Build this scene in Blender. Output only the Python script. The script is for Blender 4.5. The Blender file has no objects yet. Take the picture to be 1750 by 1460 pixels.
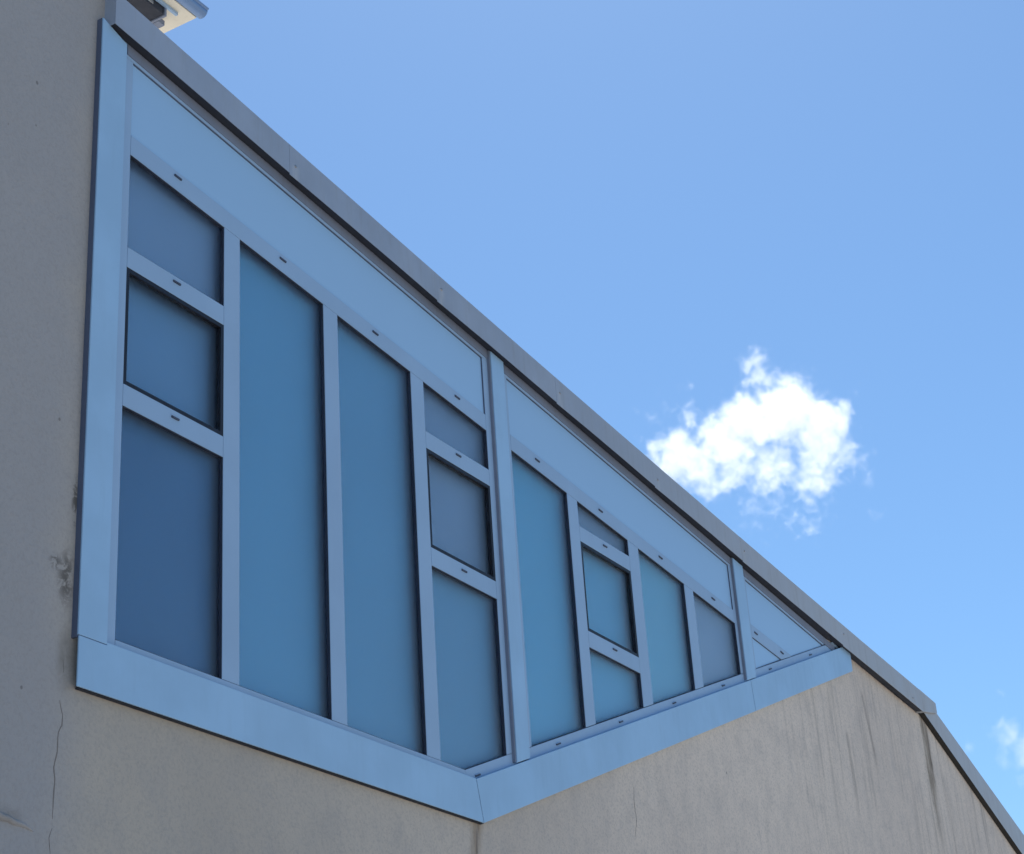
import bpy, bmesh, math, random
from mathutils import Vector, Matrix
random.seed(7)
sc = bpy.context.scene
col = sc.collection
R = math.radians

# ------------------------------------------------------------------ camera
F_PX, PITCH, ROLL, AZ = 3197.27, R(25.81517), R(-3.97302), R(29.54254)
cam_d = bpy.data.cameras.new('camera'); cam = bpy.data.objects.new('camera', cam_d); col.objects.link(cam)
cam_d.sensor_fit = 'HORIZONTAL'; cam_d.sensor_width = 36.0
cam_d.lens = F_PX / 1750 * 36.0
cam_d.clip_start = 0.05; cam_d.clip_end = 20000
fwd = Vector((math.cos(AZ) * math.cos(PITCH), math.sin(AZ) * math.cos(PITCH), math.sin(PITCH)))
right0 = Vector((math.sin(AZ), -math.cos(AZ), 0))
up0 = right0.cross(fwd)
right = right0 * math.cos(ROLL) + up0 * math.sin(ROLL)
up = -right0 * math.sin(ROLL) + up0 * math.cos(ROLL)
CAM = Vector((0, 0, 1.6))
cam.matrix_world = Matrix(((right.x, up.x, -fwd.x, CAM.x), (right.y, up.y, -fwd.y, CAM.y), (right.z, up.z, -fwd.z, CAM.z), (0, 0, 0, 1)))
sc.camera = cam

def ray(px, py):
    return (right * ((px - 875) / F_PX) + up * (-(py - 730) / F_PX) + fwd).normalized()

# ------------------------------------------------------------------ sky and sun
SUN_EL, SUN_AZ = R(60), R(25)       # azimuth measured from +X towards +Y
world = bpy.data.worlds.new('World'); sc.world = world; world.use_nodes = True
wn = world.node_tree; bg = wn.nodes['Background']
sky = wn.nodes.new('ShaderNodeTexSky'); sky.sky_type = 'NISHITA'; sky.sun_disc = False
sky.sun_elevation = SUN_EL; sky.sun_rotation = R(90) - SUN_AZ
sky.altitude = 200; sky.air_density = 1.0; sky.dust_density = 0.35; sky.ozone_density = 8.0
tint = wn.nodes.new('ShaderNodeMix'); tint.data_type = 'RGBA'; tint.blend_type = 'MULTIPLY'; tint.inputs[0].default_value = 1
tint.inputs[7].default_value = (.95, 1.055, 1.01, 1)      # the photograph's white balance
wn.links.new(sky.outputs[0], tint.inputs[6]); wn.links.new(tint.outputs[2], bg.inputs[0]); bg.inputs[1].default_value = 0.12
sun_d = bpy.data.lights.new('sun', 'SUN'); sun_d.energy = 5.0; sun_d.angle = R(0.5); sun_d.color = (1.0, 0.95, 0.88)
sun = bpy.data.objects.new('sun', sun_d); col.objects.link(sun)
sdir = Vector((math.cos(SUN_EL) * math.cos(SUN_AZ), math.cos(SUN_EL) * math.sin(SUN_AZ), math.sin(SUN_EL)))
sun.rotation_euler = sdir.to_track_quat('Z', 'Y').to_euler()
sc.view_settings.view_transform = 'Standard'; sc.view_settings.look = 'None'
sc.view_settings.gamma = 1.0; sc.view_settings.use_curve_mapping = False
sc.view_settings.exposure = 0.31
sc.cycles.volume_bounces = 6; sc.cycles.max_bounces = 12
sc.cycles.volume_max_steps = 256

# ------------------------------------------------------------------ helpers
S = 0.6; D = 10.0
def P(u, v, n=0.0):
    """facade coordinates (as read on the window plane from the eye point) of a point standing n proud of it"""
    k = 1 - n / D
    return Vector((S * u * k, S * D - S * n, CAM.z + S * v * k))

def link(name, bm, mat, parent=None, smooth=False, bevel=0.0):
    bmesh.ops.recalc_face_normals(bm, faces=bm.faces[:])
    me = bpy.data.meshes.new(name); bm.to_mesh(me); bm.free()
    if mat: me.materials.append(mat)
    if smooth:
        for p in me.polygons: p.use_smooth = True
    o = bpy.data.objects.new(name, me); col.objects.link(o)
    if parent: o.parent = parent
    if bevel:
        b = o.modifiers.new('bevel', 'BEVEL'); b.width = bevel; b.segments = 2; b.limit_method = 'ANGLE'; b.angle_limit = R(35)
    return o

def xz(poly, n):
    return [(P(u, v, n).x, P(u, v, n).z) for u, v in poly]

def offset(pts, d):
    """outward offset (d>0) of a convex polygon given as (x, z)"""
    A = sum(pts[i][0] * pts[(i + 1) % len(pts)][1] - pts[(i + 1) % len(pts)][0] * pts[i][1] for i in range(len(pts)))
    s = 1 if A > 0 else -1
    L = []
    for i in range(len(pts)):
        x0, z0 = pts[i]; x1, z1 = pts[(i + 1) % len(pts)]
        dx, dz = x1 - x0, z1 - z0; l = math.hypot(dx, dz)
        nx, nz = s * dz / l, -s * dx / l
        L.append((x0 + nx * d, z0 + nz * d, dx, dz))
    out = []
    for i in range(len(pts)):
        x0, z0, ax, az = L[i - 1]; x1, z1, bx, bz = L[i]
        det = ax * bz - az * bx
        if abs(det) < 1e-9: out.append((x1, z1)); continue
        t = ((x1 - x0) * bz - (z1 - z0) * bx) / det
        out.append((x0 + ax * t, z0 + az * t))
    return out

def prism_xz(bm, pts, yf, yb):
    f = [bm.verts.new((x, yf, z)) for x, z in pts]; b = [bm.verts.new((x, yb, z)) for x, z in pts]
    bm.faces.new(f); bm.faces.new(b[::-1])
    for i in range(len(pts)):
        j = (i + 1) % len(pts); bm.faces.new((f[j], f[i], b[i], b[j]))

def Y(n): return S * D - S * n

def prism(name, poly, nf, nb, mat, parent, grow=0.0, bevel=0.0):
    bm = bmesh.new(); pts = xz(poly, nf)
    if grow: pts = offset(pts, grow)
    prism_xz(bm, pts, Y(nf), Y(nb))
    return link(name, bm, mat, parent, bevel=bevel)

def ring(name, poly, n_ref, nf, nb, t, mat, parent, grow=0.001):
    """frame strip of width t lining the opening poly"""
    base = xz(poly, n_ref); o = offset(base, grow); i_ = offset(base, -t)
    bm = bmesh.new(); N = len(base)
    vs = [[bm.verts.new((x, y, z)) for x, z in q] for q, y in ((o, Y(nf)), (i_, Y(nf)), (i_, Y(nb)), (o, Y(nb)))]
    for k in range(4):
        a, b = vs[k], vs[(k + 1) % 4]
        for i in range(N):
            j = (i + 1) % N; bm.faces.new((a[i], a[j], b[j], b[i]))
    return link(name, bm, mat, parent)

def holed(name, outer, holes, yf, yb, mat, parent):
    bm = bmesh.new(); edges = []
    for loop in [outer] + holes:
        vs = [bm.verts.new((x, yf, z)) for x, z in loop]
        edges += [bm.edges.new((vs[i], vs[(i + 1) % len(vs)])) for i in range(len(vs))]
    bmesh.ops.triangle_fill(bm, edges=edges, use_beauty=True)
    r = bmesh.ops.extrude_face_region(bm, geom=bm.faces[:])
    for v in [g for g in r['geom'] if isinstance(g, bmesh.types.BMVert)]: v.co.y = yb
    return link(name, bm, mat, parent)

def box(bm, c, ax, ay, az, hx, hy, hz):
    vs = [bm.verts.new(c + ax * (sx * hx) + ay * (sy * hy) + az * (sz * hz)) for sx in (-1, 1) for sy in (-1, 1) for sz in (-1, 1)]
    for f in ((0, 1, 3, 2), (4, 6, 7, 5), (0, 4, 5, 1), (2, 3, 7, 6), (0, 2, 6, 4), (1, 5, 7, 3)):
        bm.faces.new([vs[i] for i in f])

# ------------------------------------------------------------------ node helpers
class NT:
    def __init__(s, name):
        s.m = bpy.data.materials.new(name); s.m.use_nodes = True; s.t = s.m.node_tree
        s.b = s.t.nodes.get('Principled BSDF'); s.out = s.t.nodes['Material Output']
    def n(s, typ, **kw):
        o = s.t.nodes.new(typ)
        for k, v in kw.items(): setattr(o, k, v)
        return o
    def l(s, a, b): s.t.links.new(a, b)
    def val(s, sock, x):
        if isinstance(x, (int, float)): sock.default_value = x
        elif isinstance(x, (tuple, list)): sock.default_value = x if len(x) == len(sock.default_value) else (*x, 1)
        else: s.l(x, sock)
    def math(s, op, a, b=None, c=None, clamp=False):
        o = s.n('ShaderNodeMath', operation=op); o.use_clamp = clamp
        for i, x in enumerate((a, b, c)):
            if x is not None: s.val(o.inputs[i], x)
        return o.outputs[0]
    def noise(s, vec, scale, detail=4, rough=.55, dist=0.0):
        o = s.n('ShaderNodeTexNoise'); o.inputs['Scale'].default_value = scale; o.inputs['Detail'].default_value = detail
        o.inputs['Roughness'].default_value = rough; o.inputs['Distortion'].default_value = dist
        if vec is not None: s.l(vec, o.inputs['Vector'])
        return o.outputs[0]
    def ramp(s, x, lo, hi, a=0.0, b=1.0, smooth=True):
        o = s.n('ShaderNodeMapRange'); o.interpolation_type = 'SMOOTHSTEP' if smooth else 'LINEAR'
        s.val(o.inputs[0], x); o.inputs[1].default_value = lo; o.inputs[2].default_value = hi
        o.inputs[3].default_value = a; o.inputs[4].default_value = b
        return o.outputs[0]
    def mix(s, f, a, b, mode='MIX'):
        o = s.n('ShaderNodeMix'); o.data_type = 'RGBA'; o.blend_type = mode; o.clamp_factor = True
        s.val(o.inputs[0], f); s.val(o.inputs[6], a); s.val(o.inputs[7], b)
        return o.outputs[2]
    def pos(s, scale=(1, 1, 1)):
        g = s.n('ShaderNodeNewGeometry'); m = s.n('ShaderNodeVectorMath', operation='MULTIPLY')
        s.l(g.outputs['Position'], m.inputs[0]); m.inputs[1].default_value = scale
        return m.outputs[0]
    def xyz(s):
        g = s.n('ShaderNodeNewGeometry'); q = s.n('ShaderNodeSeparateXYZ'); s.l(g.outputs['Position'], q.inputs[0])
        return q.outputs
    def bump(s, h, strength, dist):
        o = s.n('ShaderNodeBump'); o.inputs['Strength'].default_value = strength; o.inputs['Distance'].default_value = dist
        s.l(h, o.inputs['Height']); s.l(o.outputs[0], s.b.inputs['Normal'])
    def set(s, **kw):
        for k, v in kw.items(): s.val(s.b.inputs[k.replace('_', ' ')], v)

SCREWS = ((505, 285), (754.4, 495), (956.7, 672), (1124, 820.5), (1272, 942), (1442, 1084), (1560, 1193))
def px(x, y): # photo pixel -> facade coordinates on the wall plane
    d = ray(x, y); s = S * D / d.y
    return (d.x * s / S, d.z * s / S)

def painted(name, c, rough=.35, spec=.5, coat=0.0, var=.06, metallic=0.0, grime=.0, gc=(.12, .11, .10), streak=True, right=None):
    t = NT(name)
    a = t.noise(t.pos((1, 1, 1)), 1.7, 5)
    b = t.noise(t.pos((9, 9, 1.2) if streak else (.6, .6, .6)), 2.0, 6 if streak else 2, .65)
    base = t.mix(t.ramp(a, .35, .68) if streak else a, tuple(x * (1 - var) for x in c), tuple(min(1, x * (1 + var)) for x in c))
    if right:
        x_, y_, z_ = t.xyz()
        for q in SCREWS:
            u, v = px(*q); c_ = P(u, v, .12)
            dx = t.math('ABSOLUTE', t.math('SUBTRACT', x_, c_.x))
            m_ = t.math('MULTIPLY', t.ramp(dx, .055, .0), t.ramp(z_, c_.z + .03, c_.z - .02))
            m_ = t.math('MULTIPLY', m_, t.ramp(t.noise(t.pos((14, 1, 5)), 1.4, 5), .38, .60))
            base = t.mix(t.math('MULTIPLY', m_, .3), base, (.62, .61, .59))
    if right: base = t.mix(t.ramp(t.xyz()[0], 8.0, 18.5), base, right)  # lighter along the run: glare near the sun put into the colour
    if grime: base = t.mix(t.ramp(b, .52, .8, 0, grime), base, gc)
    t.set(Base_Color=base, Roughness=t.ramp(b, .3, .7, rough * .85, rough * 1.2) if streak else rough, Specular_IOR_Level=spec, Metallic=metallic)
    t.b.inputs['Coat Weight'].default_value = coat; t.b.inputs['Coat Roughness'].default_value = .12
    if streak: t.bump(t.noise(t.pos(), 1.3, 2), .06, .01)
    return t.m

M = {}
M['cladding'] = painted('blue_white_cladding', (.325, .515, .715), .42, .5, var=.05, grime=.10, gc=(.22, .33, .46))
M['frame'] = painted('window_frame_aluminium', (.315, .455, .625), .45, .4, var=.03)
M['panel'] = painted('spandrel_panel', (.335, .53, .745), .3, .5, var=.02, streak=False)
M['gasket'] = painted('dark_gasket', (.035, .045, .075), .6, .3)
M['gasket_and_gap_grey'] = painted('gasket_and_gap_grey', (.10, .125, .19), .6, .3)
M['black'] = painted('black_rubber', (.012, .014, .022), .5, .35)
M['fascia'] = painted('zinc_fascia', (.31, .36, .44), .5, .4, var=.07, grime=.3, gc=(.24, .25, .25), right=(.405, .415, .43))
M['head'] = painted('head_strip', (.20, .23, .30), .6, .3, grime=.3)
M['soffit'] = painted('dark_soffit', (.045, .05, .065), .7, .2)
M['roof'] = painted('roof_sheet', (.55, .53, .50), .6, .3)
M['cream'] = painted('cream_soffit', (.80, .74, .60), .6, .3, grime=.25, gc=(.4, .35, .28))
M['gutter'] = painted('gutter_zinc', (.16, .26, .44), .35, .5, metallic=.3)
M['screw'] = painted('screw_head', (.35, .34, .34), .3, .5, metallic=.7)
M['cap'] = painted('drain_cap', (.06, .075, .12), .5, .3)
M['crack'] = painted('crack_dark', (.21, .19, .175), .9, .1)
M['crust'] = painted('dark_mortar_crust', (.05, .048, .045), .95, .1)

def glass(name, c, rough=.28):
    """coloured opal sheet that stands behind the satin glass"""
    t = NT(name)
    a = t.noise(t.pos((1, 1, .6)), .9, 3)
    base = t.mix(t.ramp(a, .3, .7), tuple(x * .93 for x in c), tuple(x * 1.07 for x in c))
    t.set(Base_Color=base, Roughness=rough, Specular_IOR_Level=.5)
    t.b.inputs['Coat Weight'].default_value = .35; t.b.inputs['Coat Roughness'].default_value = .3
    t.bump(t.noise(t.pos(), .8, 2), .12, .01)
    return t.m
SAT = {}
def satin(kind, c, rough):
    t = NT('satin_glass_' + kind)
    t.set(Base_Color=c, Roughness=rough, IOR=1.33)
    t.b.inputs['Transmission Weight'].default_value = 1
    SAT[kind] = t.m
satin('clear', (.93, .96, .98), .38)
G = {'teal': glass('frosted_teal', (.14, .45, .74)), 'blue': glass('frosted_blue', (.16, .37, .63)), 'deep': glass('frosted_deep', (.06, .20, .41)),
     'grey': glass('frosted_grey', (.25, .42, .65)), 'aqua': glass('frosted_aqua', (.11, .57, .92)), 'light': glass('frosted_light_aqua', (.16, .68, .98)),
     'slate': glass('frosted_slate', (.29, .47, .70))}

def wall_mat():
    t = NT('render_wall')
    x, y, z = t.xyz()
    fine = t.noise(t.pos(), 55, 5, .75)
    mid = t.noise(t.pos((1, 1, .7)), 5, 6, .6)
    big = t.noise(t.pos((1, 1, .55)), .55, 4, .5)
    c = t.mix(t.ramp(big, .3, .72), (.43, .38, .325), (.505, .445, .375))
    # the old left block is greyer than the warm render of the gable beside it; the lightening to the right is glare near the sun, painted in
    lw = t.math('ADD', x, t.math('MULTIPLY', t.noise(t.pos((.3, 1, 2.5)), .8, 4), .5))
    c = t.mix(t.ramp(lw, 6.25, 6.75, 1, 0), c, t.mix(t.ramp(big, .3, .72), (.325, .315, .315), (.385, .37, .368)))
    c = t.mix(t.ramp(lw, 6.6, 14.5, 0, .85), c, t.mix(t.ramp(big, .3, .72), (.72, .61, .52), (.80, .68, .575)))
    c = t.mix(t.ramp(mid, .40, .75, 0, .30), c, (.36, .34, .33))
    c = t.mix(t.ramp(fine, .44, .66, 0, .36), c, (.30, .28, .265))
    # rain streaks that run down the right-hand part of the wall
    st = t.noise(t.pos((13, 1, .55)), 1.0, 6, .62)
    st2 = t.noise(t.pos((34, 1, 1.1)), 1.0, 5, .6)
    right_m = t.ramp(x, 12.6, 17.5)
    s = t.math('MULTIPLY', t.math('MAXIMUM', t.ramp(st, .46, .76), t.ramp(st2, .54, .80, 0, .6)), right_m)
    patch = t.ramp(t.noise(t.pos((1, 1, .6)), .8, 3), .38, .6)
    c = t.mix(t.math('MULTIPLY', t.math('MULTIPLY', s, patch), .50), c, (.15, .135, .12))
    # single stains: centre line x = x0 + k (z0 - z), from z0 down to z1
    def stain(c, u0, v0, u1, v1, w, colr, amt, nsc=7):
        a = P(u0, v0); b = P(u1, v1)
        k = (b.x - a.x) / (b.z - a.z)
        wob = t.math('MULTIPLY', t.math('SUBTRACT', t.noise(t.pos((nsc * .3, 1, nsc)), .5, 3), .5), w * 1.6)
        cx = t.math('ADD', t.math('MULTIPLY', t.math('SUBTRACT', z, a.z), k), a.x)
        d = t.math('ABSOLUTE', t.math('ADD', t.math('SUBTRACT', x, cx), wob))
        m = t.ramp(d, w, w * .15)
        m = t.math('MULTIPLY', m, t.ramp(z, a.z + .02, a.z - .05))
        m = t.math('MULTIPLY', m, t.ramp(z, b.z, a.z * .55 + b.z * .45))
        m = t.math('MULTIPLY', m, t.ramp(t.noise(t.pos((30, 1, 2)), 1.0, 4), .3, .62, .35, 1))
        return t.mix(t.math('MULTIPLY', m, amt), c, colr)
    c = stain(c, 31.75, 9.55, 31.75, 6.7, .14, (.15, .12, .085), .8)
    c = stain(c, 31.9, 9.45, 31.9, 7.9, .05, (.08, .062, .045), .8)
    c = stain(c, 16.35, 4.86, 16.2, 3.6, .10, (.24, .17, .11), .6)
    c = stain(c, 16.38, 4.86, 16.32, 4.2, .02, (.10, .08, .07), .7)
    c = stain(c, 28.75, 9.2, 29.1, 7.6, .05, (.15, .13, .12), .5)
    c = stain(c, 27.8, 8.3, 27.8, 6.6, .06, (.16, .14, .125), .45)
    # grime hugging the joint beside and below the window, and flaked plaster spots
    def spot(c, u0, v0, ru, rv, colr, amt, sc_=16, lo=.42, hi=.56):
        a = P(u0, v0)
        dx = t.math('DIVIDE', t.math('SUBTRACT', x, a.x), ru * S); dz = t.math('DIVIDE', t.math('SUBTRACT', z, a.z), rv * S)
        r = t.math('SQRT', t.math('ADD', t.math('MULTIPLY', dx, dx), t.math('MULTIPLY', dz, dz)))
        m = t.math('MULTIPLY', t.ramp(r, 1.0, .2), t.ramp(t.noise(t.pos(), sc_, 6, .65, .6), lo, hi))
        return t.mix(t.math('MULTIPLY', m, amt), c, colr)
    c = spot(c, 10.29, 5.66, .13, .34, (.12, .11, .10), .85)
    c = spot(c, 10.16, 5.76, .09, .10, (.13, .12, .11), .8)
    c = spot(c, 10.36, 6.35, .06, .30, (.13, .12, .105), .9)
    c = spot(c, 10.33, 4.98, .14, .36, (.20, .18, .15), .6, 5, .25, .6)
    c = spot(c, 9.80, 3.66, .22, .09, (.17, .16, .15), .4, 8, .35, .55)
    # pinholes and nicks
    v = t.n('ShaderNodeTexVoronoi'); v.inputs['Scale'].default_value = 3.1; v.inputs['Randomness'].default_value = 1
    t.l(t.pos((1, 1, .8)), v.inputs['Vector'])
    c = t.mix(t.ramp(v.outputs['Distance'], .035, .02, 0, .55), c, (.10, .095, .09))
    t.set(Base_Color=c, Roughness=.92, Specular_IOR_Level=.15)
    h = t.math('ADD', t.math('MULTIPLY', fine, .5), t.math('MULTIPLY', t.noise(t.pos(), 22, 6, .6), .5))
    h = t.math('ADD', h, t.math('MULTIPLY', t.noise(t.pos((1, 1, .6)), 2.6, 4, .6, .8), 2.6))
    t.bump(h, .8, .007)
    return t.m
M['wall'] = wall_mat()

# ------------------------------------------------------------------ setting
def ground_mat():
    t = NT('asphalt_ground')
    a = t.noise(t.pos(), .4, 6); b = t.noise(t.pos(), 60, 4)
    c = t.mix(a, (.36, .34, .31), (.46, .435, .40)); c = t.mix(t.ramp(b, .4, .7, 0, .4), c, (.12, .12, .115))
    t.set(Base_Color=c, Roughness=.9); t.bump(b, .4, .01)
    return t.m
bm = bmesh.new()
bmesh.ops.create_grid(bm, x_segments=8, y_segments=8, size=6000)
g = link('ground', bm, ground_mat()); g['kind'] = 'structure'

# ------------------------------------------------------------------ the building
bld = bpy.data.objects.new('building', None); col.objects.link(bld)
bld['label'] = 'grey rendered building with a long angular blue-framed ribbon window under a sloping metal eave'
bld['category'] = 'building'

T1 = lambda u: 10.025 - .0795 * (u - 10.85)
T2 = lambda u: 10.233 - .0803 * (u - 10.87)
T3 = lambda u: 11.062 - .0898 * (u - 10.85)
T4 = lambda u: 11.227 - .0898 * (u - 10.85)
B = lambda u: 5.296 + .3885 * (u - 16.186)
SL = lambda u: 5.236 + .3885 * (u - 16.376)
NF = .12                                            # how far the eave fascia stands out
def F1(u):
    t = u - 10.6; return 11.372 - .0853 * t - .0005 * t * (21.2 - t)
def F2(u):
    t = u - 11.13; return 11.698 - .0824 * t - .00062 * t * (21.5 - t)

WT = -.02                                           # wall face
# wall outline: up the tall left block, along under the eave, down the steeper slope
out = [(-12, -2.667), (-12, 17), (10.47, 17), (10.47, 11.42)]
out += [(u, F1(u) + .06) for u in (12, 14, 16, 18, 20, 22, 24, 26, 28, 30, 31.6)]
out += [(31.95, 9.62), (36.58, 7.85), (44, 5.0), (60, -.9), (60, -2.667)]
hole = [(10.6, 5.0), (16.43, 5.0), (28.0, 9.5), (28.0, T4(28.0) - .05), (10.6, T4(10.6))]
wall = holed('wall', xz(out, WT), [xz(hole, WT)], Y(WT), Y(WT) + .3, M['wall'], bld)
# the room's dark back behind the glazing
prism('backing_wall', [(10.5, 4.95), (16.5, 4.95), (28.1, 9.5), (28.1, T4(28.1)), (10.5, T4(10.5))], -.30, -.36, M['soffit'], bld)

def strip(name, pts, w, n, mat, parent, jag=.0):
    """thin irregular ribbon lying on the wall along pts (facade coordinates)"""
    P2 = []
    for i in range(len(pts) - 1):
        k = max(2, int(math.hypot(pts[i + 1][0] - pts[i][0], pts[i + 1][1] - pts[i][1]) / .035))
        for j in range(k):
            t = j / k; P2.append((pts[i][0] * (1 - t) + pts[i + 1][0] * t + random.gauss(0, jag), pts[i][1] * (1 - t) + pts[i + 1][1] * t + random.gauss(0, jag * .5)))
    P2.append(pts[-1]); bm = bmesh.new(); L = []
    for i, (u, v) in enumerate(P2):
        a = P2[max(0, i - 1)]; b = P2[min(len(P2) - 1, i + 1)]
        dx, dz = b[0] - a[0], b[1] - a[1]; l = math.hypot(dx, dz) or 1
        e = min(1, i / 4, (len(P2) - 1 - i) / 4) * w * random.uniform(.55, 1.3) * .5 + .0008
        L.append([bm.verts.new(P(u - dz / l * s * e, v + dx / l * s * e, n)) for s in (-1, 1)])
    for a, b in zip(L, L[1:]): bm.faces.new((a[0], a[1], b[1], b[0]))
    r = bmesh.ops.extrude_face_region(bm, geom=bm.faces[:])
    for v in [q for q in r['geom'] if isinstance(q, bmesh.types.BMVert)]: v.co.y += .002
    return link(name, bm, mat, parent)

cn = WT + .002
def fix(pts): # px gives apparent coordinates already
    return pts
strip('crack', [px(*q) for q in ((102, 1197), (107, 1222), (106, 1240), (100, 1252), (98, 1285), (92, 1312), (94, 1330), (91, 1375), (90, 1400))], .008, cn, M['crack'], wall, .0015)
strip('crack', [px(*q) for q in ((89, 1415), (84, 1432), (86, 1462))], .008, cn, M['crack'], wall, .0015)
strip('crack', [px(*q) for q in ((1457, 1118), (1468, 1122), (1480, 1135), (1492, 1146))], .008, cn, M['crack'], wall, .003)
strip('crack', [px(*q) for q in ((108, 1128), (109, 1150))], .008, cn, M['crack'], wall, .002)
strip('crack', [px(*q) for q in ((1083, 1345), (1084, 1372), (1088, 1402), (1086, 1430))], .006, cn, M['crack'], wall, .003)
# crumbled mortar joint under the eave to the right of the window
strip('mortar_joint', [(28.5, F1(28.5) - .07), (29.2, F1(29.2) - .09), (30.0, F1(30.0) - .085), (31.0, F1(31) - .09), (31.75, F1(31.75) - .06)], .07, .0, M['crust'], wall, .016)

# plaster ledge at the lower left
bm = bmesh.new()
a, b_ = P(8.6, 3.78), P(10.12, 3.575)
N = 24; rows = []
for i in range(N + 1):
    t = i / N; c = a.lerp(b_, t); r = .045 * (1 - t) ** .5 + .002
    jig = random.uniform(-.003, .003)
    rows.append([bm.verts.new((c.x, Y(WT) + .01 - (r * 1.3 * math.sin(q) + .0), c.z + r * .8 * math.cos(q) + jig)) for q in [k * math.pi / 5 for k in range(6)]])
for p0, p1 in zip(rows, rows[1:]):
    for k in range(5): bm.faces.new((p0[k], p0[k + 1], p1[k + 1], p1[k]))
link('plaster_ledge', bm, M['wall'], wall, smooth=True)

# ---------------------------------------------------------------- cladding round the window
NC = .05
def clad(name, poly, label=None, nf=NC, nb=-.03):
    o = prism(name, poly, nf, nb, M['cladding'], bld, bevel=.0025)
    if label: o['label'] = label
    return o
clad('side_cladding', [(10.435, 5.218), (10.768, 5.218), (10.768, 11.22), (10.435, 11.33)])
prism('edge_shade_strip', [(10.414, 5.19), (10.434, 5.19), (10.434, 11.30), (10.414, 11.31)], .036, WT - .01, M['gasket_and_gap_grey'], bld)  # dark strip standing in for the shadow gap beside the cladding
prism('edge_shade_strip', [(10.47, 4.777), (16.47, 4.775), (16.47, 4.789), (10.47, 4.789)], .026, WT - .01, M['soffit'], bld)  # dark strip standing in for the shade below the level board
m0, m1 = (16.376, 5.236), (16.483, 4.788)
g_ = .006
clad('sill_cladding', [(10.445, 4.79), (m1[0] - g_, m1[1]), (m0[0] - g_, m0[1]), (10.768, 5.237), (10.768, 5.212), (10.445, 5.212)], 'level lower cladding board', nf=NC + .004, nb=NC - .012)
prism('sill_shade_fill', [(10.60, 4.80), (16.47, 4.80), (16.36, 5.22), (10.60, 5.20)], NC - .013, WT - .01, M['soffit'], bld)  # dark fill standing in for the shaded hollow behind the thin sheet
S2 = lambda u: 4.788 + .391 * (u - 16.483)
clad('sill_cladding', [(m1[0] + g_, m1[1]), (24.115, S2(24.115)), (24.07, SL(24.07)), (m0[0] + g_, m0[1])], 'long rising lower cladding board', nf=NC + .004)
clad('sill_cladding', [(24.13, S2(24.13)), (28.44, S2(28.44)), (28.46, 9.83), (28.20, SL(28.20)), (24.085, SL(24.085))], 'short rising end piece of the lower cladding', nf=NC + .004)
def cover(u0, u1):
    prism('cover_side_shade', [(u0 - .045, SL(u0) + .012), (u0 - .002, SL(u0) + .012), (u0 - .002, T4(u0) + .02), (u0 - .045, T4(u0) + .02)], .036, -.001, M['head'], bld)  # darker strip added to paint the shaded left side of the cover
    clad('mullion_cover', [(u0, SL(u0) + .012), (u1, SL(u1) + .012), (u1, T4(u1) + .03), (u0, T4(u0) + .03)])
cover(17.252, 17.542); cover(23.96, 24.292)

# ---------------------------------------------------------------- the three glazed bays
CAV = .11; NB = -.20
def bars(name, polys, mat, parent, nf=0.0, nb=NB, bevel=.0015):
    bm = bmesh.new()
    for q in polys: prism_xz(bm, xz(q, nf), Y(nf), Y(nb))
    return link(name, bm, mat, parent, bevel=bevel)
e = .004
def cap(u, v, ang, parent):
    c = P(u, v, .0) + Vector((0, -.004, 0)); ax = Vector((math.cos(ang), 0, math.sin(ang))); az_ = Vector((-math.sin(ang), 0, math.cos(ang))); ay = Vector((0, 1, 0))
    bm = bmesh.new(); box(bm, c, ax, ay, az_, .030, .005, .0055)
    h = link('drain_cap', bm, M['cap'], parent, bevel=.002)
    bm = bmesh.new(); box(bm, c + az_ * .0075 + Vector((0, .001, 0)), ax, ay, az_, .032, .006, .0018)
    h2 = None
    # hood lip in the frame colour, part of the same cap mesh
    me = bpy.data.meshes.new('t'); bm.to_mesh(me); bm.free()
    b2 = bmesh.new(); b2.from_mesh(h.data); k = len(b2.faces); b2.from_mesh(me)
    b2.faces.ensure_lookup_table()
    for f in b2.faces[k:]: f.material_index = 1
    b2.to_mesh(h.data); b2.free(); h.data.materials.append(M['frame']); bpy.data.meshes.remove(me)

def pane(poly, kind, parent, label=None, depth=.033):
    o = prism('glass_pane', poly, 0, 0, G[kind], parent)        # rebuilt below at its recess
    bpy.data.objects.remove(o)
    sheet = -depth - CAV
    bm = bmesh.new(); prism_xz(bm, offset(xz(poly, 0), .001), Y(-depth), Y(-depth - .012))
    o = link('glass_pane', bm, SAT['clear'], parent)
    bm = bmesh.new(); prism_xz(bm, offset(xz(poly, 0), .001), Y(sheet), Y(sheet - .02))
    link('backing_sheet', bm, G[kind], parent)
    if label: o['label'] = label
    ring('gasket', poly, 0, -.006, sheet - .01, .0035, M['gasket'], parent)
    return o
def casement(poly, kind, parent):
    o = ring('casement_sash', poly, 0, -.003, -.085 - CAV, .025, M['black'], parent)
    base = offset(xz(poly, 0), -.024)
    bm = bmesh.new(); prism_xz(bm, base, Y(-.038), Y(-.050))
    p = link('glass_pane', bm, SAT['clear'], parent)
    bm = bmesh.new(); prism_xz(bm, base, Y(-.060 - CAV), Y(-.08 - CAV))
    link('backing_sheet', bm, G[kind], parent)
def spandrel(poly, parent, kind=None):
    bm = bmesh.new(); prism_xz(bm, offset(xz(poly, 0), .001), Y(-.02), Y(-.06))
    o = link('spandrel_panel', bm, M['panel'], parent)
    ring('gasket', poly, 0, -.006, -.03, .003, M['gasket_and_gap_grey'], parent)

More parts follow.
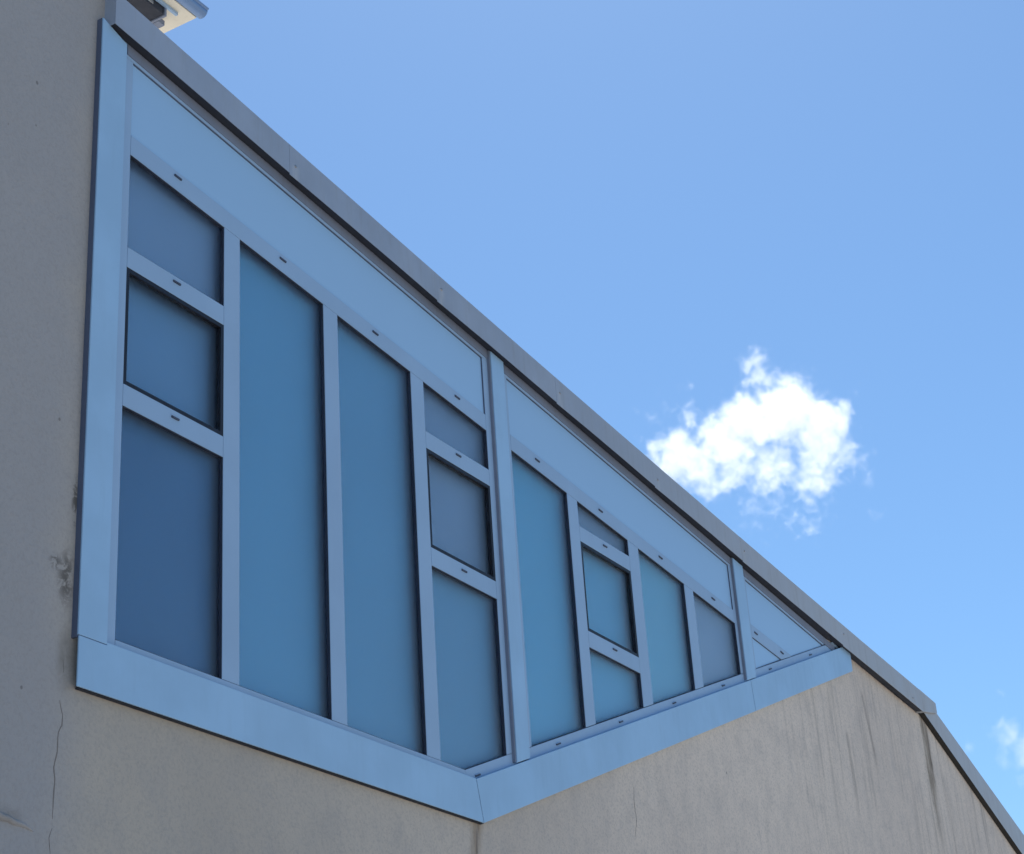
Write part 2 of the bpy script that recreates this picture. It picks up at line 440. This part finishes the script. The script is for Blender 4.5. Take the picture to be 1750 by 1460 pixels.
HB = 5.285  # underside of the glass above the level sill
R1, R2, R3, R4 = 9.024, 8.817, 7.636, 7.426
def rect(u0, u1, v0, v1): return [(u0, v0), (u1, v0), (u1, v1), (u0, v1)]
def sl(u0, u1, f0, f1): return [(u0, f0(u0)), (u1, f0(u1)), (u1, f1(u1)), (u0, f1(u0))]
K = lambda v: (lambda u: v)

# bay 1
w1 = bars('window', [
    [(10.70, 5.16), (10.857, 5.16), (10.857, T3(10.857)), (10.70, T3(10.70))],
    [(10.857 + e, 5.16), (16.2, 5.16), (16.16, HB), (10.857 + e, HB)],
    [(16.2 + e, 5.12), (17.25, SL(17.25) - .04), (17.25, B(17.25)), (16.16 + e, HB)],
    [(17.035, B(17.035) + e), (17.25, B(17.25) + e), (17.25, T3(17.25)), (17.035, T3(17.035))],
    [(10.70, T3(10.70) + e), (17.25, T3(17.25) + e), (17.25, T4(17.25)), (10.70, T4(10.70))]], M['frame'], bld)
w1['label'] = 'largest, nearest bay of the ribbon window with four columns of panes'
w2 = bars('window', [
    [(17.50, B(17.50)), (17.588, B(17.588)), (17.588, T3(17.588)), (17.50, T3(17.50))],
    [(17.50, SL(17.50) - .04), (23.98, SL(23.98) - .04), (23.98, B(23.98) - e), (17.50, B(17.50) - e)],
    [(23.75, B(23.75) + e), (23.98, B(23.98) + e), (23.98, T3(23.98)), (23.75, T3(23.75))],
    [(17.50, T3(17.50) + e), (23.98, T3(23.98) + e), (23.98, T4(23.98)), (17.50, T4(17.50))]], M['frame'], bld)
w2['label'] = 'middle bay of the ribbon window between the two tall mullion covers'
w3 = bars('window', [
    [(24.26, B(24.26)), (24.33, B(24.33)), (24.33, T3(24.33)), (24.26, T3(24.26))],
    [(24.26, SL(24.26) - .04), (27.75, SL(27.75) - .04), (27.62, B(27.62) - e), (24.26, B(24.26) - e)],
    [(24.26, T3(24.26) + e), (27.22, T3(27.22) + e), (27.55, B(27.55) + e * .5), (27.98, B(27.98)), (27.9, T4(27.9)), (24.26, T4(24.26))]], M['frame'], bld)
w3['label'] = 'small triangular far end bay of the ribbon window'

# dirty head strip under the eave
for w, u0, u1 in ((w1, 10.78, 17.25), (w2, 17.545, 23.955), (w3, 24.295, 27.75)):
    bm = bmesh.new(); prism_xz(bm, xz([(u0, T3(u0) + .05), (u1, T3(u1) + .05), (u1, T4(u1)), (u0, T4(u0))], .012), Y(.012), Y(-.0005))
    link('head_strip', bm, M['head'], w, bevel=.001)

def col_bars(w, cols, full):
    for (a0, a1, lowfun) in cols:
        f = lowfun
        q = [(a0, f(a0) + e), (a1, f(a1) + e), (a1, T1(a1) - e), (a0, T1(a0) - e)]
        bars('mullion', [q], M['frame'], w)
low1 = lambda u: HB if u < 16.16 else B(u)
col_bars(w1, [(12.222, 12.460, low1), (13.838, 14.085, low1), (15.453, 15.704, low1)], 0)
col_bars(w2, [(18.915, 19.168, B), (20.505, 20.79, B), (22.130, 22.405, B)], 0)
bars('transom', [sl(10.857 + e, 17.035 - e, T1, T2)], M['frame'], w1)
bars('transom', [sl(17.588 + e, 23.75 - e, T1, T2)], M['frame'], w2)
bars('transom', [[(24.33 + e, T1(24.33)), (25.37, T1(25.37)), (25.80, T2(25.80)), (24.33 + e, T2(24.33))]], M['frame'], w3)
def cas_col(w, u0, u1, f):
    for a, b in ((R2, R1), (R4, R3)):
        bars('transom', [rect(u0 + e, u1 - e, a, b)], M['frame'], w)
cas_col(w1, 10.857, 12.222, low1); cas_col(w1, 15.704, 17.035, low1); cas_col(w2, 19.168, 20.505, B)

# panes
pane(sl(10.857, 12.222, K(R1), T1), 'grey', w1); casement(rect(10.857, 12.222, R3, R2), 'blue', w1)
pane(rect(10.857, 12.222, HB, R4), 'deep', w1)
pane(sl(12.460, 13.838, K(HB), T1), 'teal', w1); pane(sl(14.085, 15.453, K(HB), T1), 'teal', w1)
pane(sl(15.704, 17.035, K(R1), T1), 'grey', w1); casement(rect(15.704, 17.035, R3, R2), 'grey', w1)
pane([(15.704, HB), (16.16, HB), (17.035, B(17.035)), (17.035, R4), (15.704, R4)], 'teal', w1)
spandrel(sl(10.857, 17.035, T2, T3), w1)
pane(sl(17.588, 18.915, B, T1), 'aqua', w2)
pane(sl(19.168, 20.505, K(R1), T1), 'grey', w2); casement(rect(19.168, 20.505, R3, R2), 'aqua', w2)
pane([(19.168, B(19.168)), (20.505, B(20.505)), (20.505, R4), (19.168, R4)], 'aqua', w2)
pane(sl(20.79, 22.130, B, T1), 'light', w2); pane(sl(22.405, 23.75, B, T1), 'slate', w2)
spandrel(sl(17.588, 23.75, T2, T3), w2)
spandrel([(24.33, B(24.33)), (25.37, T1(25.37)), (24.33, T1(24.33))], w3)
spandrel([(24.33, T2(24.33)), (25.81, B(25.81)), (27.235, B(27.235)), (24.33, T3(24.33))], w3)

sa = math.atan(-.08); sb = math.atan(.3885)
for u, v in ((11.52, 10.118), (13.149, 9.985), (14.781, 9.846), (16.411, 9.716)): cap(u, v, sa, w1)
for u, v in ((11.531, 8.959), (16.367, 8.961), (11.542, 7.56), (16.356, 7.555)): cap(u, v, 0, w1)
cap(16.40, 5.275, sb, w1)
for u, v in ((18.207, 9.57), (19.79, 9.43), (21.453, 9.30), (23.06, 9.17)): cap(u, v, sa, w2)
for u, v in ((19.824, 8.95), (19.839, 7.563)): cap(u, v, 0, w2)
for u in (18.2, 19.825, 21.407, 23.062): cap(u, B(u) - .075, sb, w2)
for u, v in ((24.477, 9.04), (25.406, 8.985)): cap(u, v, sa - .05, w3)
for u in (24.856, 26.595): cap(u, B(u) - .075, sb, w3)

# ---------------------------------------------------------------- eave
JX = [px(*q)[0] for q in SCREWS]
US = [10.6 + (31.83 - 10.6) * i / 40 for i in range(41)]
def fascia_piece(u0, u1, idx):
    bm = bmesh.new(); rows = []; us = [u0 + (u1 - u0) * i / 8 for i in range(9)]
    dy = .0005 * (idx % 2); dent = random.uniform(-.006, .006)
    for i, u in enumerate(us):
        t = i / 8
        a = P(u, F1(u) - .010 * (1 - t) ** 3 + .006 * t ** 3 + random.uniform(-.0015, .0015), NF); b = P(u, F2(u) + random.uniform(-.001, .001), NF)
        y = a.y - dy; bow = .004 * math.sin(math.pi * t)
        rows.append([(a.x, y - bow, a.z), (b.x, y, b.z - .006), (b.x, y + .006, b.z), (b.x, y + .17, b.z + .004), (b.x, y + .17, b.z - .01), (b.x, y + .012, b.z - .012), (a.x, y + .004, a.z + .004), (a.x, y + .004 - bow, a.z)])
    V = [[bm.verts.new(q) for q in r] for r in rows]; n = len(rows[0])
    for r0, r1 in zip(V, V[1:]):
        for k in range(n): bm.faces.new((r0[k], r0[(k + 1) % n], r1[(k + 1) % n], r1[k]))
    bm.faces.new(V[0]); bm.faces.new(V[-1][::-1])
    return link('fascia', bm, M['fascia'], bld)
cuts = [10.6] + [j - .10 for j in JX if j < 31] + [31.83]
FA = [fascia_piece(u0, u1 - .0025, i) for i, (u0, u1) in enumerate(zip(cuts, cuts[1:]))]
FA[0]['label'] = 'first length of the long shallow fascia, nearest the tall left wall'
# end of the long fascia: short raking tongue at the kink
ea, eb = P(31.83, F1(31.83), NF), P(31.83, F2(31.83), NF)
tip_t = P(32.66, 9.915, NF); tip_b = P(32.66, 9.72, NF)
bm = bmesh.new()
prism_xz(bm, [(ea.x, ea.z), (tip_b.x, tip_b.z), (tip_t.x, tip_t.z), (eb.x, eb.z)], ea.y, ea.y + .16)
link('fascia_end', bm, M['fascia'], bld, bevel=.003)
# left return of the fascia
bm = bmesh.new(); a = P(10.6, F1(10.6), NF); b = P(10.6, F1(10.6) + .55, NF)
prism_xz(bm, [(a.x - .003, a.z - .004), (a.x, a.z - .004), (b.x, b.z), (b.x - .003, b.z)], a.y - .001, Y(WT))
bm2 = bmesh.new()
link('fascia_return', bm, M['fascia'], bld)
# front sheet above the sloping line at the far left (the fascia is taller there)
# steeper lower fascia
NL = .07
L0, L1 = [(31.86, 9.552), (36.62, 7.80), (60, -1.0)], [(60, .1), (37.0, 8.235), (32.64, 9.712)]
bm = bmesh.new(); prism_xz(bm, xz(L0 + L1, NL), Y(NL), Y(WT) + .06)
lf = link('fascia', bm, M['fascia'], bld, bevel=.003); lf['label'] = 'steep lower metal fascia'
bm = bmesh.new(); prism_xz(bm, xz([(31.86, 9.54), (36.61, 7.787), (60, -1.02), (60, -1.0), (36.62, 7.80), (31.88, 9.552)], NL + .004), Y(NL + .004), Y(WT) - .001)
link('drip_seam', bm, M['crust'], bld)
# soffit
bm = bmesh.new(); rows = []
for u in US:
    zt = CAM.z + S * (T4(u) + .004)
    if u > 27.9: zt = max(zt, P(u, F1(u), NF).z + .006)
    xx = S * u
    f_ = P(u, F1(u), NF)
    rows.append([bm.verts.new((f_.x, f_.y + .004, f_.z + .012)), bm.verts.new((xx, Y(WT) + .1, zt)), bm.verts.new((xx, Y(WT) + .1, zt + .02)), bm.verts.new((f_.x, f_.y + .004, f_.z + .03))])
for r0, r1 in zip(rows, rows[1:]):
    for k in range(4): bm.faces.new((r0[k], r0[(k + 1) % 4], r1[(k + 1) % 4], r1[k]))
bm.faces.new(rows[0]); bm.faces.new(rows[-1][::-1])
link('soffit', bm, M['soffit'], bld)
# screws
for si, (x_, y_) in enumerate(SCREWS):
    u, v = px(x_, y_); c = P(u, v, NF)
    bm = bmesh.new(); bmesh.ops.create_cone(bm, cap_ends=True, segments=12, radius1=.011, radius2=.007, depth=.007)
    bmesh.ops.rotate(bm, verts=bm.verts[:], matrix=Matrix.Rotation(R(90), 3, 'X'))
    bmesh.ops.translate(bm, verts=bm.verts[:], vec=c + Vector((0, -.0035, 0)))
    link('screw', bm, M['screw'], FA[min(si + 1, len(FA) - 1)])

# roof sheet behind the fascia
bm = bmesh.new(); rows = []
for u, v in [(u, F2(u)) for u in US] + [(32.66, 9.915), (37, 8.235), (60, .1)]:
    q = P(u, v, NF if u < 33 else NL); rows.append([bm.verts.new((q.x, y_, q.z + dz)) for y_, dz in ((q.y + .10, -.014), (q.y + 9, -.014), (q.y + 9, -.06), (q.y + .10, -.06))])
for r0, r1 in zip(rows, rows[1:]):
    for k in range(4): bm.faces.new((r0[k], r0[(k + 1) % 4], r1[(k + 1) % 4], r1[k]))
bm.faces.new(rows[0]); bm.faces.new(rows[-1][::-1])
link('roof', bm, M['roof'], bld)

# ---------------------------------------------------------------- corner of the higher roof's eave, above and behind
Z0 = 9.2
def hit(x_, y_, z=Z0):
    d = ray(x_, y_); return CAM + d * ((z - CAM.z) / d.z)
A = hit(336, 31); X1, Y0 = A.x, A.y; X0 = X1 - 2.2
EX, EY, EZ = Vector((1, 0, 0)), Vector((0, 1, 0)), Vector((0, 0, 1))
def slab(name, x0, x1, y0, y1, z0, z1, mat, parent=None, bevel=.003):
    bm = bmesh.new(); box(bm, Vector(((x0 + x1) / 2, (y0 + y1) / 2, (z0 + z1) / 2)), EX, EY, EZ, (x1 - x0) / 2, (y1 - y0) / 2, (z1 - z0) / 2)
    return link(name, bm, mat, parent or bld, bevel=bevel)
es = slab('eave_soffit', X0, X1, Y0, Y0 + 1.1, Z0, Z0 + .03, M['cream'])
slab('eave_roof', X0, X1 + .02, Y0 - .01, Y0 + 1.1, Z0 + .034, Z0 + .09, M['roof'])
# half-round gutter along the eave with a rolled lip and an end cap
bm = bmesh.new(); r = .042; gy, gz = Y0 - .036, Z0 + .03; prof = []
for k in range(13):
    q = math.pi + math.pi * k / 12; prof.append((gy + r * math.cos(q), gz + r * math.sin(q)))
lip = [(gy - r - .012 * math.sin(math.pi * k / 6), gz + .010 - .010 * math.cos(math.pi * k / 6)) for k in range(7)][::-1]
prof = lip[:-1] + prof
inner = [(y + (.004 if y < gy else -.004), z + .003) for y, z in prof]
loop = prof + inner[::-1]
va = [bm.verts.new((X0, y, z)) for y, z in loop]; vb = [bm.verts.new((X1 + .012, y, z)) for y, z in loop]
for k in range(len(loop)):
    j = (k + 1) % len(loop); bm.faces.new((va[k], va[j], vb[j], vb[k]))
capv = [bm.verts.new((X1 + .013, gy + r * math.cos(math.pi + math.pi * k / 12), gz + r * math.sin(math.pi + math.pi * k / 12))) for k in range(13)]
bm.faces.new(capv)
gut = link('gutter', bm, M['gutter'], bld)
for x_ in (X1 - .75, X1 - 1.4): slab('gutter_bracket', x_ - .012, x_ + .012, gy - r - .004, Y0 + .02, gz - r - .006, gz - r + .0, M['screw'], gut, .001)
# dark vent housing and small fittings under the soffit
B0 = hit(280, 14, Z0 - .02)
vh = slab('vent_housing', X0, B0.x, B0.y, B0.y + .13, Z0 - .07, Z0 - .002, M['soffit'])
slab('vent_slat', X0, B0.x - .10, B0.y - .004, B0.y + .0, Z0 - .055, Z0 - .03, M['screw'], vh)
slab('vent_rim', B0.x, B0.x + .018, B0.y - .01, B0.y + .14, Z0 - .08, Z0 - .002, M['head'], vh)
T0 = hit(272, 38, Z0 - .04)
slab('clip', T0.x - .03, T0.x + .03, T0.y - .02, T0.y + .03, Z0 - .06, Z0 - .02, M['head'], vh)
Q = hit(302, 25, Z0 - .01)
slab('eave_trim', X0, Q.x, Q.y - .012, Q.y + .008, Z0 - .022, Z0 - .001, M['frame'], es, .002)

# ---------------------------------------------------------------- clouds
def cloud(name, label, blobs, dist, dens, hull, nscale, lo=.0, thr=.5, amp=1.0, depth=.7):
    """a body of vapour: blobs (photo-sized lobes) eroded by noise, inside a closed hull at dist metres"""
    cx, cy = hull[0], hull[1]
    c0 = CAM + ray(cx + (8 if cx < 1500 else 0), cy + 4) * dist
    k = dist / F_PX
    bm = bmesh.new(); bmesh.ops.create_icosphere(bm, subdivisions=3, radius=1)
    dfw = ray(cx, cy); rt = right; u_ = rt.cross(dfw).normalized()
    for v in bm.verts:
        q = v.co.copy(); v.co = rt * (q.x * hull[2] * k) + u_ * (q.z * hull[3] * k) + dfw * (q.y * hull[3] * k * depth)
    t = NT(name + '_vapour'); t.t.nodes.remove(t.b)
    tc = t.n('ShaderNodeTexCoord'); p = tc.outputs['Object']
    unit = k * 100
    warp = t.n('ShaderNodeTexNoise'); warp.inputs['Scale'].default_value = 1.6 / unit; warp.inputs['Detail'].default_value = 5
    t.l(p, warp.inputs['Vector'])
    wv = t.n('ShaderNodeVectorMath', operation='MULTIPLY_ADD'); t.l(warp.outputs['Color'], wv.inputs[0]); wv.inputs[1].default_value = (unit * .7,) * 3
    off = t.n('ShaderNodeVectorMath', operation='SUBTRACT'); t.l(p, off.inputs[0]); off.inputs[1].default_value = (unit * .35,) * 3
    t.l(off.outputs[0], wv.inputs[2]); pw = wv.outputs[0]
    f = None
    for bx, by, br, bw in blobs:
        c = rt * ((bx - cx) * k) + u_ * (-(by - cy) * k)
        d = t.n('ShaderNodeVectorMath', operation='DISTANCE'); t.l(pw, d.inputs[0]); d.inputs[1].default_value = c
        m = t.ramp(d.outputs['Value'], br * k, br * k * .12, 0, bw)
        f = m if f is None else t.math('SMOOTH_MAX', f, m, .12)
    nz = t.noise(p, nscale / unit, 7, .62, .35)
    er = t.math('SUBTRACT', f, t.ramp(nz, .30, .70, 0, amp, smooth=False))
    dn = t.math('MULTIPLY', t.ramp(er, lo, thr), dens / unit)
    vs = t.n('ShaderNodeVolumeScatter'); vs.inputs['Color'].default_value = (1, 1, 1, 1); vs.inputs['Anisotropy'].default_value = .42
    t.l(dn, vs.inputs['Density']); t.l(vs.outputs[0], t.out.inputs['Volume'])
    o = link(name, bm, t.m); o.location = c0
    o['label'] = label; o['category'] = 'cloud'; o['kind'] = 'stuff'
    return o
cloud('cloud', 'bright white ragged cloud above the sloping metal eave',
      [(1285, 630, 58, .95), (1262, 655, 40, .7), (1335, 700, 112, 1.3), (1270, 720, 95, 1.3), (1225, 745, 85, 1.2), (1175, 720, 50, .85), (1150, 775, 80, 1.25), (1118, 765, 45, .9), (1185, 790, 80, 1.1), (1240, 760, 90, 1.15), (1390, 750, 90, 1.15), (1195, 820, 62, .9),
       (1400, 720, 80, 1.3), (1430, 700, 45, .9), (1430, 770, 55, 1.0), (1385, 800, 90, .95), (1310, 795, 95, .88), (1240, 800, 85, .88), (1370, 860, 45, .5), (1105, 700, 26, .5), (1490, 875, 40, .6), (1300, 860, 110, .5), (1130, 700, 60, .45), (1455, 790, 60, .6), (1375, 880, 60, .62), (1250, 860, 50, .5), (1165, 668, 30, .62), (1085, 695, 22, .6)],
      1500, 2.0, (1295, 755, 250, 215), 4.6, amp=1.0, thr=.75)
cloud('cloud', 'small thin wisp of cloud low at the right edge', [(1720, 1255, 50, .9), (1760, 1275, 60, .9), (1728, 1292, 40, .8), (1665, 1266, 26, .62), (1755, 1322, 34, .8), (1714, 1181, 24, .6), (1800, 1260, 60, .9)],
      1500, 1.1, (1735, 1255, 130, 110), 4.2, amp=.85, thr=.9)
